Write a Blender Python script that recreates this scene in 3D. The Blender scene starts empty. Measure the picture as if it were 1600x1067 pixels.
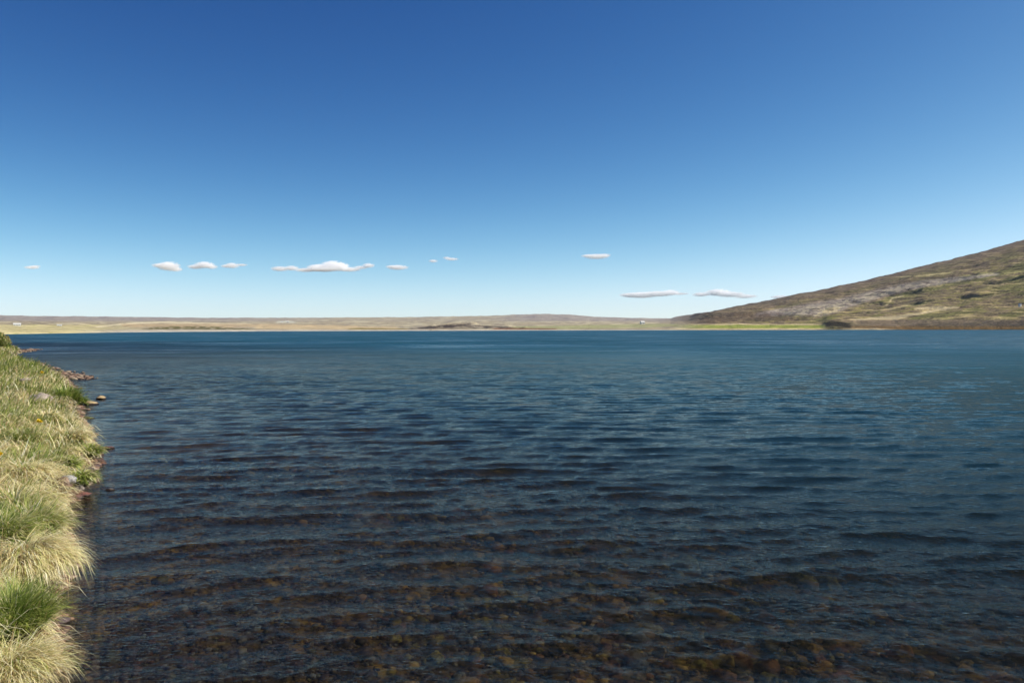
import bpy, bmesh, math, random
import numpy as np
from mathutils import Vector, Matrix, Euler

R = math.radians
S = bpy.context.scene
COL = S.collection

# ------------------------------------------------------------------ camera
EYE = 2.2                      # eye above the lake, metres
F = 1280.0                     # focal length in pixels of a 1600 px wide picture
PITCH = math.atan(18.3 / F)
ROLL = R(-0.125)
cam = bpy.data.cameras.new('camera')
cam.sensor_width = 36.0
cam.lens = 36.0 * F / 1600.0
cam.clip_start = 0.05
cam.clip_end = 60000.0
cam_ob = bpy.data.objects.new('camera', cam)
COL.objects.link(cam_ob)
cam_rot = Matrix.Rotation(R(90) - PITCH, 3, 'X') @ Matrix.Rotation(ROLL, 3, 'Z')
cam_ob.matrix_world = Matrix.Translation((0, 0, EYE)) @ cam_rot.to_4x4()
S.camera = cam_ob

# ------------------------------------------------------------------ sky and sun
SUN_AZ, SUN_EL = 85.0, 44.0    # clockwise from the view direction
world = bpy.data.worlds.new('World')
S.world = world
world.use_nodes = True
wn = world.node_tree
wn.nodes.clear()
w_out = wn.nodes.new('ShaderNodeOutputWorld')
w_bg = wn.nodes.new('ShaderNodeBackground')
w_bg.inputs['Strength'].default_value = 0.1
sky = wn.nodes.new('ShaderNodeTexSky')
sky.sky_type = 'NISHITA'
sky.sun_disc = False
sky.sun_elevation = R(SUN_EL)
sky.sun_rotation = R(SUN_AZ)
sky.altitude = 0.0
sky.air_density = 0.4
sky.dust_density = 0.4
sky.ozone_density = 1.0
sep = wn.nodes.new('ShaderNodeSeparateColor')
comb = wn.nodes.new('ShaderNodeCombineColor')
wn.links.new(sky.outputs[0], sep.inputs[0])
SKY_GRADE = ((2.3, 8.8, 0.85), (1.75, 3.85, 1.05), (1.16, 1.60, 1.7))     # film curve per channel: power, gain, shoulder
for i, (g, k, sh) in enumerate(SKY_GRADE):
    a = wn.nodes.new('ShaderNodeMath'); a.operation = 'MULTIPLY'; a.inputs[1].default_value = 0.1
    c = wn.nodes.new('ShaderNodeMath'); c.operation = 'MINIMUM'; c.inputs[1].default_value = 1.2
    b = wn.nodes.new('ShaderNodeMath'); b.operation = 'POWER'; b.inputs[1].default_value = g
    d = wn.nodes.new('ShaderNodeMath'); d.operation = 'MULTIPLY'; d.inputs[1].default_value = k
    wn.links.new(sep.outputs[i], a.inputs[0]); wn.links.new(a.outputs[0], c.inputs[0])
    wn.links.new(c.outputs[0], b.inputs[0]); wn.links.new(b.outputs[0], d.inputs[0])
    e1 = wn.nodes.new('ShaderNodeMath'); e1.operation = 'DIVIDE'; e1.inputs[1].default_value = sh
    e2 = wn.nodes.new('ShaderNodeMath'); e2.operation = 'POWER'; e2.inputs[1].default_value = 2.0
    e3 = wn.nodes.new('ShaderNodeMath'); e3.operation = 'ADD'; e3.inputs[1].default_value = 1.0
    e4 = wn.nodes.new('ShaderNodeMath'); e4.operation = 'POWER'; e4.inputs[1].default_value = -0.5
    e5 = wn.nodes.new('ShaderNodeMath'); e5.operation = 'MULTIPLY'
    e6 = wn.nodes.new('ShaderNodeMath'); e6.operation = 'MULTIPLY'; e6.inputs[1].default_value = 10.0
    for a_, b_ in ((d, e1), (e1, e2), (e2, e3), (e3, e4), (e4, e5), (e5, e6)): wn.links.new(a_.outputs[0], b_.inputs[0])
    wn.links.new(d.outputs[0], e5.inputs[1])
    wn.links.new(e6.outputs[0], comb.inputs[i])
wn.links.new(comb.outputs[0], w_bg.inputs[0])
wn.links.new(w_bg.outputs[0], w_out.inputs[0])

sun = bpy.data.lights.new('sun', 'SUN')
sun.energy = 5.0
sun.angle = R(0.53)
sun.color = (1.0, 0.95, 0.86)
sun_ob = bpy.data.objects.new('sun', sun)
COL.objects.link(sun_ob)
sd = Vector((math.sin(R(SUN_AZ)) * math.cos(R(SUN_EL)), math.cos(R(SUN_AZ)) * math.cos(R(SUN_EL)), math.sin(R(SUN_EL))))
sun_ob.rotation_euler = sd.to_track_quat('Z', 'Y').to_euler()

S.view_settings.view_transform = 'Standard'
S.view_settings.look = 'None'
S.view_settings.exposure = 0.3
S.view_settings.gamma = 1.0
S.view_settings.use_curve_mapping = False
S.render.engine = 'CYCLES'
S.cycles.use_denoising = True
S.cycles.volume_bounces = 40
S.cycles.max_bounces = 42
S.cycles.diffuse_bounces = 3
S.cycles.glossy_bounces = 4
S.cycles.transparent_max_bounces = 16
S.cycles.sample_clamp_indirect = 8.0
S.cycles.caustics_refractive = False
S.cycles.caustics_reflective = False

# ------------------------------------------------------------------ helpers
rng = np.random.default_rng(7)
random.seed(7)
_RM = np.array(cam_rot)

def ray(u, v):
    """world direction through a pixel of the 1600 x 1067 photograph"""
    d = _RM @ np.array([(u - 800.0) / F, -(v - 533.5) / F, -1.0])
    return d

def G(u, v, z=0.0):
    """world point at height z seen at that pixel"""
    d = ray(u, v)
    t = (z - EYE) / d[2]
    return np.array([d[0] * t, d[1] * t, z])

def P(u, v, dist):
    """world point at horizontal distance dist"""
    d = ray(u, v)
    t = dist / math.hypot(d[0], d[1])
    return np.array([d[0] * t, d[1] * t, EYE + d[2] * t])

def project(x, y, z):
    p = np.stack([x, y, z - EYE], -1) @ _RM        # columns of _RM are camera axes
    w = -p[..., 2]
    w = np.where(w < 1e-3, 1e-3, w)
    return 800.0 + F * p[..., 0] / w, 533.5 - F * p[..., 1] / w

def smooth(a, b, x):
    t = np.clip((x - a) / (b - a), 0, 1)
    return t * t * (3 - 2 * t)

_perm = np.random.default_rng(3).permutation(4096)
_grad = np.random.default_rng(4).uniform(0, 2 * math.pi, 4096)
_gx, _gy = np.cos(_grad), np.sin(_grad)

def noise(x, y, seed=0):
    xi = np.floor(x).astype(np.int64); yi = np.floor(y).astype(np.int64)
    xf = x - xi; yf = y - yi
    u = xf * xf * xf * (xf * (xf * 6 - 15) + 10)
    v = yf * yf * yf * (yf * (yf * 6 - 15) + 10)
    def g(ix, iy, dx, dy):
        h = _perm[(_perm[(ix + seed * 131) & 4095] + iy) & 4095]
        return _gx[h] * dx + _gy[h] * dy
    a = g(xi, yi, xf, yf); b = g(xi + 1, yi, xf - 1, yf)
    c = g(xi, yi + 1, xf, yf - 1); d = g(xi + 1, yi + 1, xf - 1, yf - 1)
    return 1.5 * (a + (b - a) * u + (c - a) * v + (a - b - c + d) * u * v)

def fbm(x, y, oct=5, seed=0, gain=0.5):
    s = 0; a = 1.0; t = 0
    for i in range(oct):
        s = s + a * noise(x, y, seed + i * 7); t += a
        a *= gain; x = x * 2.03 + 11.3; y = y * 2.03 + 5.7
    return s / t

def ridged(x, y, oct=4, seed=0):
    s = 0; a = 1.0; t = 0
    for i in range(oct):
        s = s + a * (1 - np.abs(noise(x, y, seed + i * 5)) * 1.6); t += a
        a *= 0.5; x = x * 2.1 + 3.1; y = y * 2.1 + 8.7
    return s / t

def props(o, label=None, cat=None, group=None, kind=None):
    for k, v in (('label', label), ('category', cat), ('group', group), ('kind', kind)):
        if v: o[k] = v
    return o

def link(name, me, mat=None, parent=None):
    o = bpy.data.objects.new(name, me)
    COL.objects.link(o)
    if mat is not None and len(me.materials) == 0: me.materials.append(mat)
    if parent: o.parent = parent
    return o

def mesh_np(name, verts, loops, sizes, smooth_shade=True, cols=None, attrs=None):
    """fast mesh from arrays; loops flat vertex indices, sizes corners per face"""
    me = bpy.data.meshes.new(name)
    verts = np.asarray(verts, dtype=np.float32)
    loops = np.asarray(loops, dtype=np.int32).ravel()
    nf = len(sizes) if not np.isscalar(sizes) else len(loops) // sizes
    starts = (np.arange(nf) * sizes if np.isscalar(sizes) else np.concatenate([[0], np.cumsum(sizes)[:-1]])).astype(np.int32)
    me.vertices.add(len(verts)); me.vertices.foreach_set('co', verts.ravel())
    me.loops.add(len(loops)); me.loops.foreach_set('vertex_index', loops)
    me.polygons.add(nf); me.polygons.foreach_set('loop_start', starts)
    me.polygons.foreach_set('use_smooth', np.full(nf, smooth_shade))
    me.update(calc_edges=True)
    if cols is not None:
        a = me.color_attributes.new('tint', 'FLOAT_COLOR', 'POINT')
        c = np.ones((len(verts), 4), dtype=np.float32); c[:, :3] = cols
        a.data.foreach_set('color', c.ravel())
    for k, val in (attrs or {}).items():
        a = me.attributes.new(k, 'FLOAT', 'POINT')
        a.data.foreach_set('value', np.asarray(val, dtype=np.float32).ravel())
    me.validate()
    return me

def grid_faces(nr, nc, closed=False):
    i = np.arange(nr - 1)[:, None]; j = np.arange(nc if closed else nc - 1)[None, :]
    j2 = (j + 1) % nc
    a = i * nc + j; b = i * nc + j2; c = (i + 1) * nc + j2; d = (i + 1) * nc + j
    return np.stack(np.broadcast_arrays(a, b, c, d), -1).reshape(-1, 4)

class N:
    """small node helper"""
    def __init__(s, name):
        s.m = bpy.data.materials.new(name); s.m.use_nodes = True
        s.t = s.m.node_tree; s.t.nodes.clear()
        s.out = s.t.nodes.new('ShaderNodeOutputMaterial')
    def n(s, typ, **kw):
        x = s.t.nodes.new(typ)
        ins = kw.pop('ins', {})
        for k, v in kw.items(): setattr(x, k, v)
        for k, v in ins.items(): s.put(x, k, v)
        return x
    def put(s, node, k, v):
        if isinstance(v, bpy.types.NodeSocket): s.t.links.new(v, node.inputs[k])
        else: node.inputs[k].default_value = v
    def math(s, op, a, b=0.0, c=0.0):
        return s.n('ShaderNodeMath', operation=op, ins={0: a, 1: b, 2: c}).outputs[0]
    def mix(s, f, a, b, mode='MIX'):
        x = s.n('ShaderNodeMix', data_type='RGBA', blend_type=mode)
        s.put(x, 0, f)
        s.put(x, 6, a if isinstance(a, bpy.types.NodeSocket) else (*a, 1)); s.put(x, 7, b if isinstance(b, bpy.types.NodeSocket) else (*b, 1))
        return x.outputs[2]
    def ramp(s, f, pts):
        x = s.n('ShaderNodeValToRGB', ins={0: f}); e = x.color_ramp.elements
        while len(e) < len(pts): e.new(0.5)
        for el, (p, c) in zip(e, pts): el.position = p; el.color = (*c, 1)
        return x.outputs[0]
    def noise(s, vec, scale, detail=4, rough=0.55, dist=0.0):
        return s.n('ShaderNodeTexNoise', ins={'Vector': vec, 'Scale': scale, 'Detail': detail, 'Roughness': rough, 'Distortion': dist}).outputs[0]
    def obj(s): return s.n('ShaderNodeTexCoord').outputs['Object']
    def geo(s): return s.n('ShaderNodeNewGeometry').outputs['Position']
    def attr(s, nm): return s.n('ShaderNodeAttribute', attribute_name=nm)
    def done(s, col, rough=0.8, normal=None, spec=0.3, **kw):
        b = s.n('ShaderNodeBsdfPrincipled', ins={'Base Color': col if isinstance(col, bpy.types.NodeSocket) else (*col, 1), 'Roughness': rough, 'Specular IOR Level': spec})
        if normal is not None: s.put(b, 'Normal', normal)
        for k, v in kw.items(): s.put(b, k, v)
        s.t.links.new(b.outputs[0], s.out.inputs[0]); return s.m
    def bump(s, h, strength=0.5, distance=0.02, normal=None):
        x = s.n('ShaderNodeBump', ins={'Height': h, 'Strength': strength, 'Distance': distance})
        if normal is not None: s.put(x, 'Normal', normal)
        return x.outputs[0]

# ------------------------------------------------------------------ the near shore (plan view)
EDGE = [(60, 1067), (66, 1010), (64, 960), (74, 925), (92, 893), (92, 850), (88, 812), (96, 785), (114, 768),
        (128, 750), (138, 728), (148, 706), (136, 690), (128, 668), (118, 655), (116, 636), (112, 618), (104, 602),
        (92, 593), (80, 586), (62, 577), (42, 570), (22, 563), (17, 558), (30, 552), (30, 547), (12, 542), (4, 538)]
pts = [tuple(G(u, v)[:2]) for u, v in EDGE]
pre = [(400.0, -120.0), (60.0, -24.0), (22.0, -8.0), (9.0, -1.0), (4.5, 0.7), (1.5, 1.2), (-0.8, 2.0), (-2.3, 3.2), (-2.9, 4.3)]
lx, ly = pts[-1]
post = [(-92.0, 108.0), (-118.0, 150.0), (-190.0, 260.0), (-330.0, 460.0), (-410.0, 640.0), (-16000.0, 1500.0), (-16000.0, -16000.0), (400.0, -16000.0)]
SHORE = np.array(pre + pts + post)

def shore_dist(x, y):
    """signed distance to the near shoreline: > 0 on land"""
    x = np.asarray(x, float); y = np.asarray(y, float); sh = x.shape
    x = x.ravel(); y = y.ravel()
    A = SHORE; B = np.roll(SHORE, -1, 0)
    best = np.full(x.shape, 1e18); inside = np.zeros(x.shape, bool)
    for (ax, ay), (bx, by) in zip(A, B):
        dx, dy = bx - ax, by - ay
        t = np.clip(((x - ax) * dx + (y - ay) * dy) / (dx * dx + dy * dy), 0, 1)
        d = (x - ax - t * dx) ** 2 + (y - ay - t * dy) ** 2
        best = np.minimum(best, d)
        c = ((ay > y) != (by > y)) & (x < (bx - ax) * (y - ay) / (by - ay + 1e-12) + ax)
        inside ^= c
    d = np.sqrt(best)
    return np.where(inside, d, -d).reshape(sh)

MOUND = (-60.0, 92.0)
def ground_z(x, y, s=None):
    if s is None: s = shore_dist(x, y)
    r = np.hypot(x, y)
    s2 = s + 0.10 * fbm(x * 1.3, y * 1.3, 3, 11) * smooth(0, 8, r)
    rise = 0.30 * smooth(0.0, 0.35, s2) + 0.16 * smooth(0.3, 1.6, s2) + 0.25 * smooth(1.5, 7, s2)
    rise = rise + 0.10 * fbm(x * 0.9, y * 0.9, 3, 21) * smooth(0.2, 1.0, s2) + 0.05 * fbm(x * 3.1, y * 3.1, 2, 25) * smooth(0.1, 0.6, s2)
    far_low = smooth(60, 160, r)
    rise = rise * (1 - 0.25 * far_low)
    # low hummocky rise along the shore further away
    m = np.exp(-(((x - MOUND[0]) / 9.0) ** 2 + ((y - MOUND[1]) / 16.0) ** 2))
    rise = rise + 1.35 * m * smooth(0.5, 5, s2)
    # the land lifts gently behind the bank
    rise = rise + 2.0 * smooth(25, 250, s2) + 12.0 * smooth(300, 4000, s2) + 0.8 * fbm(x * 0.012, y * 0.012, 4, 31) * smooth(40, 200, s2)
    d = -s2
    depth = 0.05 + 0.085 * np.minimum(d, 6) + 0.12 * np.clip(d - 6, 0, 40)
    depth = np.minimum(depth, 9.0) + 0.03 * fbm(x * 1.1, y * 1.1, 3, 41)
    return np.where(s2 > 0, rise + 0.0, -np.maximum(depth, 0.02) * smooth(-0.02, 0.25, d) - 0.0)

# ------------------------------------------------------------------ ground: one sheet out to the horizon
def az_list(fine, lo, hi, coarse):
    a = list(np.arange(lo, hi, fine)); b = list(np.arange(hi, lo + 360, coarse))
    return np.radians(np.array(a + b))
th = az_list(0.3, -50, 45, 2.5)
rr = [0.3]
while rr[-1] < 12500: rr.append(rr[-1] * (1.013 if rr[-1] < 150 else 1.05) + 0.004)
rr = np.array(rr)
RR, TT = np.meshgrid(rr, th, indexing='ij')
X = RR * np.sin(TT); Y = RR * np.cos(TT)
Sd = shore_dist(X, Y)
Z = ground_z(X, Y, Sd)
verts = np.stack([X, Y, Z], -1).reshape(-1, 3)
gf = grid_faces(len(rr), len(th), True)
verts = np.vstack([verts, [[0, 0, ground_z(np.array([0.0]), np.array([0.0]))[0]]]])
g_me = mesh_np('ground', verts, gf, 4, attrs={'inland': np.append(Sd.ravel(), 0)})

m = N('ground_soil_and_lake_bed')
p = m.geo()
inl = m.attr('inland').outputs['Fac']
n1 = m.noise(p, 0.9, 6, 0.6); n2 = m.noise(p, 9.0, 5, 0.65); n3 = m.noise(p, 0.35, 3)
bed = m.ramp(n2, [(0.3, (0.018, 0.013, 0.010)), (0.5, (0.055, 0.036, 0.02)), (0.62, (0.085, 0.052, 0.026)), (0.75, (0.12, 0.09, 0.05))])
algae = m.n('ShaderNodeMapRange', ins={0: m.noise(p, 1.7, 5, 0.65, 0.6), 1: 0.48, 2: 0.66}).outputs[0]
bed = m.mix(m.math('MULTIPLY', algae, 0.8), bed, m.ramp(n2, [(0.35, (0.14, 0.07, 0.015)), (0.55, (0.46, 0.25, 0.05)), (0.7, (0.58, 0.42, 0.09))]))
soil = m.ramp(n1, [(0.3, (0.12, 0.095, 0.05)), (0.5, (0.34, 0.28, 0.14)), (0.7, (0.22, 0.22, 0.09))])
meadow = m.ramp(m.noise(p, 0.03, 6, 0.6), [(0.35, (0.20, 0.17, 0.07)), (0.5, (0.13, 0.14, 0.045)), (0.65, (0.26, 0.22, 0.10))])
soil = m.mix(m.n('ShaderNodeMapRange', ins={0: inl, 1: 8.0, 2: 60.0}).outputs[0], soil, meadow)
mud = m.mix(m.n('ShaderNodeMapRange', ins={0: inl, 1: 0.1, 2: 0.5}).outputs[0], (0.06, 0.035, 0.018), soil)
colr = m.mix(m.math('GREATER_THAN', inl, 0.0), bed, mud)
ground = link('ground', g_me, m.done(colr, 0.9, m.bump(n2, 0.6, 0.03)))
props(ground, kind='structure')

# ------------------------------------------------------------------ water
th = az_list(0.145, -43, 47, 3.0)
rr = [1.2]
while rr[-1] < 12500:
    r_ = rr[-1]
    rr.append(r_ * (1.0052 if r_ < 160 else 1.03) if r_ > 3.5 else r_ + 0.1)
rr = np.array(rr)
RR, TT = np.meshgrid(rr, th, indexing='ij')
X = RR * np.sin(TT); Y = RR * np.cos(TT)
dr = np.gradient(rr)[:, None] * np.ones_like(X)
dth = np.gradient(np.concatenate([th, [th[0] + 2 * math.pi]]))[:-1]
dth[0] = dth[1]
space = np.maximum(dr, RR * dth[None, :])
Sd = shore_dist(X, Y)
H = np.zeros_like(X); DX = np.zeros_like(X); DY = np.zeros_like(X)
gust = 0.75 + 0.7 * fbm(X * 0.10 + 4, Y * 0.05, 3, 61)
gust = np.clip(gust, 0.3, 1.5)
# warp the plane a little so crests wander, and bend them towards the bank on the left
wx = X + 0.35 * fbm(X * 0.35, Y * 0.35, 3, 71)
bend = np.exp(-np.clip(-Sd, 0, 50) / 5.0)
wy = Y + 0.30 * fbm(X * 0.22 + 9, Y * 0.4, 3, 73) + bend * 0.9
waves = []
for lam, slope, spread, n in ((1.7, 0.018, 8, 4), (1.05, 0.040, 9, 6), (0.70, 0.054, 14, 7), (0.46, 0.066, 22, 8),
                              (0.30, 0.085, 33, 10), (0.20, 0.095, 42, 11), (0.13, 0.10, 50, 12), (0.085, 0.085, 55, 12)):
    for k in range(n):
        l = 0.86 * lam * rng.uniform(0.82, 1.22)
        waves.append((l, slope / math.sqrt(n) * 1.41, R(rng.normal(0, spread)), rng.uniform(0, 6.28)))
for l, sl, ang, ph in waves:
    k = 2 * math.pi / l
    f = smooth(0.8, 1.7, l / (space * 2.2)) * np.where(l > 0.5, 1.0, gust)
    kx, ky = math.sin(ang), -math.cos(ang)
    arg = k * (wx * kx + wy * ky) + ph
    a = sl / k
    H += f * a * np.cos(arg)
    q = 1.0
    DX -= f * a * q * kx * np.sin(arg); DY -= f * a * q * ky * np.sin(arg)
calm = smooth(0.0, 1.2, -Sd) * 0.75 + 0.25
H *= calm; DX *= calm; DY *= calm
X2 = X + DX; Y2 = Y + DY
depth = -ground_z(X, Y, Sd)
verts = np.stack([X2, Y2, H], -1).reshape(-1, 3)
gf = grid_faces(len(rr), len(th), True)
keep = ~np.all((Sd.ravel()[gf] > 1.5), axis=1)
gf = gf[keep]
w_me = mesh_np('water', verts, gf, 4, attrs={'depth': np.maximum(depth, 0), 'reach': RR})

m = N('lake_water')
p = m.geo()
dep = m.attr('depth').outputs['Fac']
reach = m.attr('reach').outputs['Fac']
def stretched(sx, sy):
    return m.n('ShaderNodeMapping', ins={'Vector': p, 'Scale': (sx, sy, 1.0)}).outputs[0]
fine = m.noise(stretched(0.8, 1.3), 16.0, 3, 0.6, 0.6)
mid = m.noise(stretched(0.55, 1.5), 4.5, 4, 0.6, 0.4)
big = m.noise(stretched(0.4, 1.6), 0.9, 4, 0.62, 0.3)
wide = m.noise(stretched(0.5, 1.2), 0.05, 4, 0.6, 0.5)
wmid = m.n('ShaderNodeMapRange', interpolation_type='SMOOTHSTEP', ins={0: reach, 1: 9.0, 2: 45.0}).outputs[0]
wbig = m.n('ShaderNodeMapRange', interpolation_type='SMOOTHSTEP', ins={0: reach, 1: 30.0, 2: 140.0}).outputs[0]
patch = m.n('ShaderNodeMapRange', ins={0: wide, 1: 0.3, 2: 0.7, 3: 0.6, 4: 1.35}).outputs[0]
h = m.math('MULTIPLY', fine, 0.0095)
h = m.math('ADD', h, m.math('MULTIPLY', m.math('MULTIPLY', mid, wmid), 0.06))
h = m.math('ADD', h, m.math('MULTIPLY', m.math('MULTIPLY', big, wbig), 0.40))
run = m.noise(stretched(0.7, 1.0), 0.30, 7, 0.66, 0.4)
h = m.math('MULTIPLY', h, patch)
wrun = m.n('ShaderNodeMapRange', interpolation_type='SMOOTHSTEP', ins={0: reach, 1: 40.0, 2: 160.0}).outputs[0]
h = m.math('ADD', h, m.math('MULTIPLY', m.math('MULTIPLY', run, wrun), 1.4))
nrm = m.bump(h, 1.0, 1.0)
fres = m.math('MULTIPLY', m.math('POWER', m.n('ShaderNodeFresnel', ins={'IOR': 1.333, 'Normal': nrm}).outputs[0], 1.3), 1.1)
rgh = m.n('ShaderNodeMapRange', ins={0: reach, 1: 20.0, 2: 400.0, 3: 0.02, 4: 0.2}).outputs[0]
gl = m.n('ShaderNodeBsdfGlossy', ins={'Color': (0.56, 0.60, 0.58, 1), 'Roughness': rgh, 'Normal': nrm}).outputs[0]
clear = m.math('EXPONENT', m.math('MULTIPLY', dep, -1.05))
tr = m.n('ShaderNodeBsdfTransparent', ins={'Color': (0.86, 0.88, 0.80, 1)}).outputs[0]
rf = m.n('ShaderNodeBsdfRefraction', ins={'Color': (0.9, 0.9, 0.8, 1), 'IOR': 1.333, 'Roughness': 0.0, 'Normal': nrm}).outputs[0]
see = m.n('ShaderNodeMixShader', ins={0: 0.45, 1: tr, 2: rf}).outputs[0]
deepc = m.mix(m.n('ShaderNodeMapRange', ins={0: dep, 1: 0.5, 2: 8.0}).outputs[0], (0.004, 0.008, 0.007), (0.003, 0.078, 0.115))
body = m.n('ShaderNodeBsdfDiffuse', ins={'Color': deepc}).outputs[0]
under = m.n('ShaderNodeMixShader', ins={0: clear, 1: body, 2: see}).outputs[0]
surf = m.n('ShaderNodeMixShader', ins={0: fres, 1: under, 2: gl}).outputs[0]
# open water: slopes too small to build are carried by the microfacet roughness
far_w = m.n('ShaderNodeBsdfPrincipled', ins={'Base Color': deepc, 'Roughness': m.n('ShaderNodeMapRange', ins={0: m.noise(stretched(0.6, 1.0), 0.05, 10, 0.78, 0.3), 1: 0.38, 2: 0.62, 3: 0.20, 4: 0.56}).outputs[0], 'IOR': 1.333, 'Specular Tint': (0.68, 0.90, 1.0, 1), 'Normal': nrm}).outputs[0]
wfar = m.n('ShaderNodeMapRange', interpolation_type='SMOOTHSTEP', ins={0: reach, 1: 22.0, 2: 130.0}).outputs[0]
surf = m.n('ShaderNodeMixShader', ins={0: wfar, 1: surf, 2: far_w}).outputs[0]
m.t.links.new(surf, m.out.inputs[0])
water = link('water', w_me, m.m)
props(water, kind='structure')

# ------------------------------------------------------------------ far land: shore, plateau, mountain (one terrain sheet)
def interp(x, pts):
    a = np.array(pts, float); return np.interp(x, a[:, 0], a[:, 1])
def azu(u):   # azimuth in radians of a picture column at the horizon
    d = np.stack([(np.asarray(u, float) - 800.0) / F, np.ones_like(np.asarray(u, float))], -1)
    return np.arctan2(d[..., 0], d[..., 1])
def horizon(u): return 517.0 - 3.5 * u / 1600.0 - 0.05

SKYL = [(-900, 470), (-400, 488), (0, 492.5), (60, 494), (150, 494.5), (300, 496.5), (480, 496.5), (560, 496), (650, 495.5), (700, 494.5), (760, 493.5),
        (800, 492), (850, 490.5), (890, 491.5), (930, 495), (980, 496.5), (1030, 497.5), (1048, 497.3), (1060, 494.0),
        (1080, 491.5), (1100, 488), (1120, 485), (1150, 478.5), (1180, 473.5), (1210, 467.5), (1240, 460), (1262, 456.5), (1280, 453), (1310, 446),
        (1335, 441.5), (1360, 436), (1400, 426), (1440, 415.5), (1480, 406.5), (1520, 396.5), (1560, 386), (1600, 374), (1700, 352), (1850, 345), (2200, 360), (2800, 400), (3600, 430)]
SHR = [(-900, 520), (-300, 520), (0, 600), (60, 700), (100, 780), (250, 1300), (400, 1800), (800, 2300), (1050, 2350), (1300, 2150), (1600, 1850), (2500, 1500), (3600, 1500)]
us = np.concatenate([np.linspace(-900, -60, 60), np.arange(-50, 1660, 2.2), np.linspace(1665, 3600, 150)])
az = azu(us)
NT = 330
t = np.linspace(0, 1.25, NT)
U, T = np.meshgrid(us, t)
AZ = np.broadcast_to(az, U.shape)
r0 = interp(U, SHR)
mt = smooth(1020, 1120, U)                    # 1 on the mountain, 0 on the plateau
rs_pl = 8200 + 600 * noise(U / 300.0, 0 * U, 5)
rs_mt = interp(U, [(1000, 3900), (1150, 3700), (1400, 3600), (1600, 3500), (3600, 4200)])
rs = rs_pl * (1 - mt) + rs_mt * mt
r = np.exp(np.log(r0) + (np.log(rs) - np.log(r0)) * T)
e_sk = (horizon(U) - interp(U, SKYL)) / F * np.cos(AZ)      # elevation (tan) of the skyline
# profile of elevation against t
q = T
pl_prof = 0.05 * smooth(0.0, 0.05, q) + 0.33 * smooth(0.02, 0.6, q) + 0.62 * smooth(0.25, 1.0, q)
mt_low = interp(U, [(1000, 0.25), (1100, 0.3), (1290, 0.10), (1400, 0.08), (1600, 0.07), (3600, 0.07)])
mt_prof = mt_low * smooth(0.0, 0.10, q) * 0.6 + (1 - 0.6 * mt_low) * np.clip((q - 0.05) / 0.95, 0, 1) ** 0.92
prof = pl_prof * (1 - mt) + mt_prof * mt
h0 = (-EYE + 0.6) / r0
beyond = smooth(1.0, 1.25, q)
e = h0 * (1 - smooth(0, 0.04, q)) + e_sk * prof * (q <= 1) + (q > 1) * e_sk * (1 - 0.8 * beyond)
e = np.where(q <= 0, h0 * 1.2, e)
Xw = r * np.sin(AZ); Yw = r * np.cos(AZ)
Zw = EYE + e * r
# relief
win = smooth(0.03, 0.25, q) * (1 - 0.88 * smooth(0.78, 1.0, q))
rel = fbm(Xw * 0.0022, Yw * 0.0022, 6, 81) * 16 * (1 - mt) + mt * (30 * fbm(Xw * 0.0035, Yw * 0.0035, 6, 83, 0.55))
gul = ridged(Xw * 0.0032 + Yw * 0.002 , Yw * 0.0009, 4, 91)
rel = rel - mt * 13 * (smooth(0.72, 0.98, gul)) * smooth(0.1, 0.3, q)
terr = noise(Xw * 0.0008, Zw * 0.055 + 0.6 * fbm(Xw * 0.002, Yw * 0.002, 3, 95), 97)   # rock steps along the slope
rel = rel + mt * 6 * terr + mt * 5 * fbm(Xw * 0.02, Yw * 0.014, 4, 87, 0.6)
Zw = Zw + rel * win
edge = np.exp(-((q - 0.99) / 0.035) ** 2)
Zw = Zw + edge * (1.2 + 1.0 * mt) * fbm(U / 22.0, q * 4, 4, 99) * (r / 1280.0) * 1.0
# bluff of dark rock along the right hand shore
bl = smooth(1275, 1300, U) * (1 - 0.0 * U) * np.exp(-((q - 0.012) / 0.012) ** 2)
cliff = smooth(1276, 1300, U) * smooth(0.002, 0.05, q) * (1 - smooth(0.12, 0.3, q))
ch = interp(U, [(1270, 0), (1290, 12), (1330, 9), (1370, 6), (1420, 10), (1480, 13), (1560, 14), (1600, 17), (2200, 20)])
Zw = Zw + cliff * (ch + 5 * fbm(Xw * 0.012, Yw * 0.012, 4, 101))
# lava mounds in the middle of the far shore
for (cu, w_, hh, qq) in ((700, 26, 10, 0.10), (728, 20, 13, 0.16), (676, 10, 5, 0.06), (766, 10, 6, 0.09), (795, 12, 7, 0.12), (820, 6, 4, 0.1), (742, 12, 9, 0.2), (1300, 16, 5, 0.05), (1322, 14, 3, 0.05)):
    Zw = Zw + hh * 1.45 * np.exp(-((U - cu) / w_) ** 2 - ((q - qq) / 0.05) ** 2) * (1 + 0.5 * fbm(U / 5.0, q * 60, 3, 103))
Zw = np.where(q < 0.004, -2.0, Zw)
us_, vs_ = project(Xw, Yw, Zw)

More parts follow.
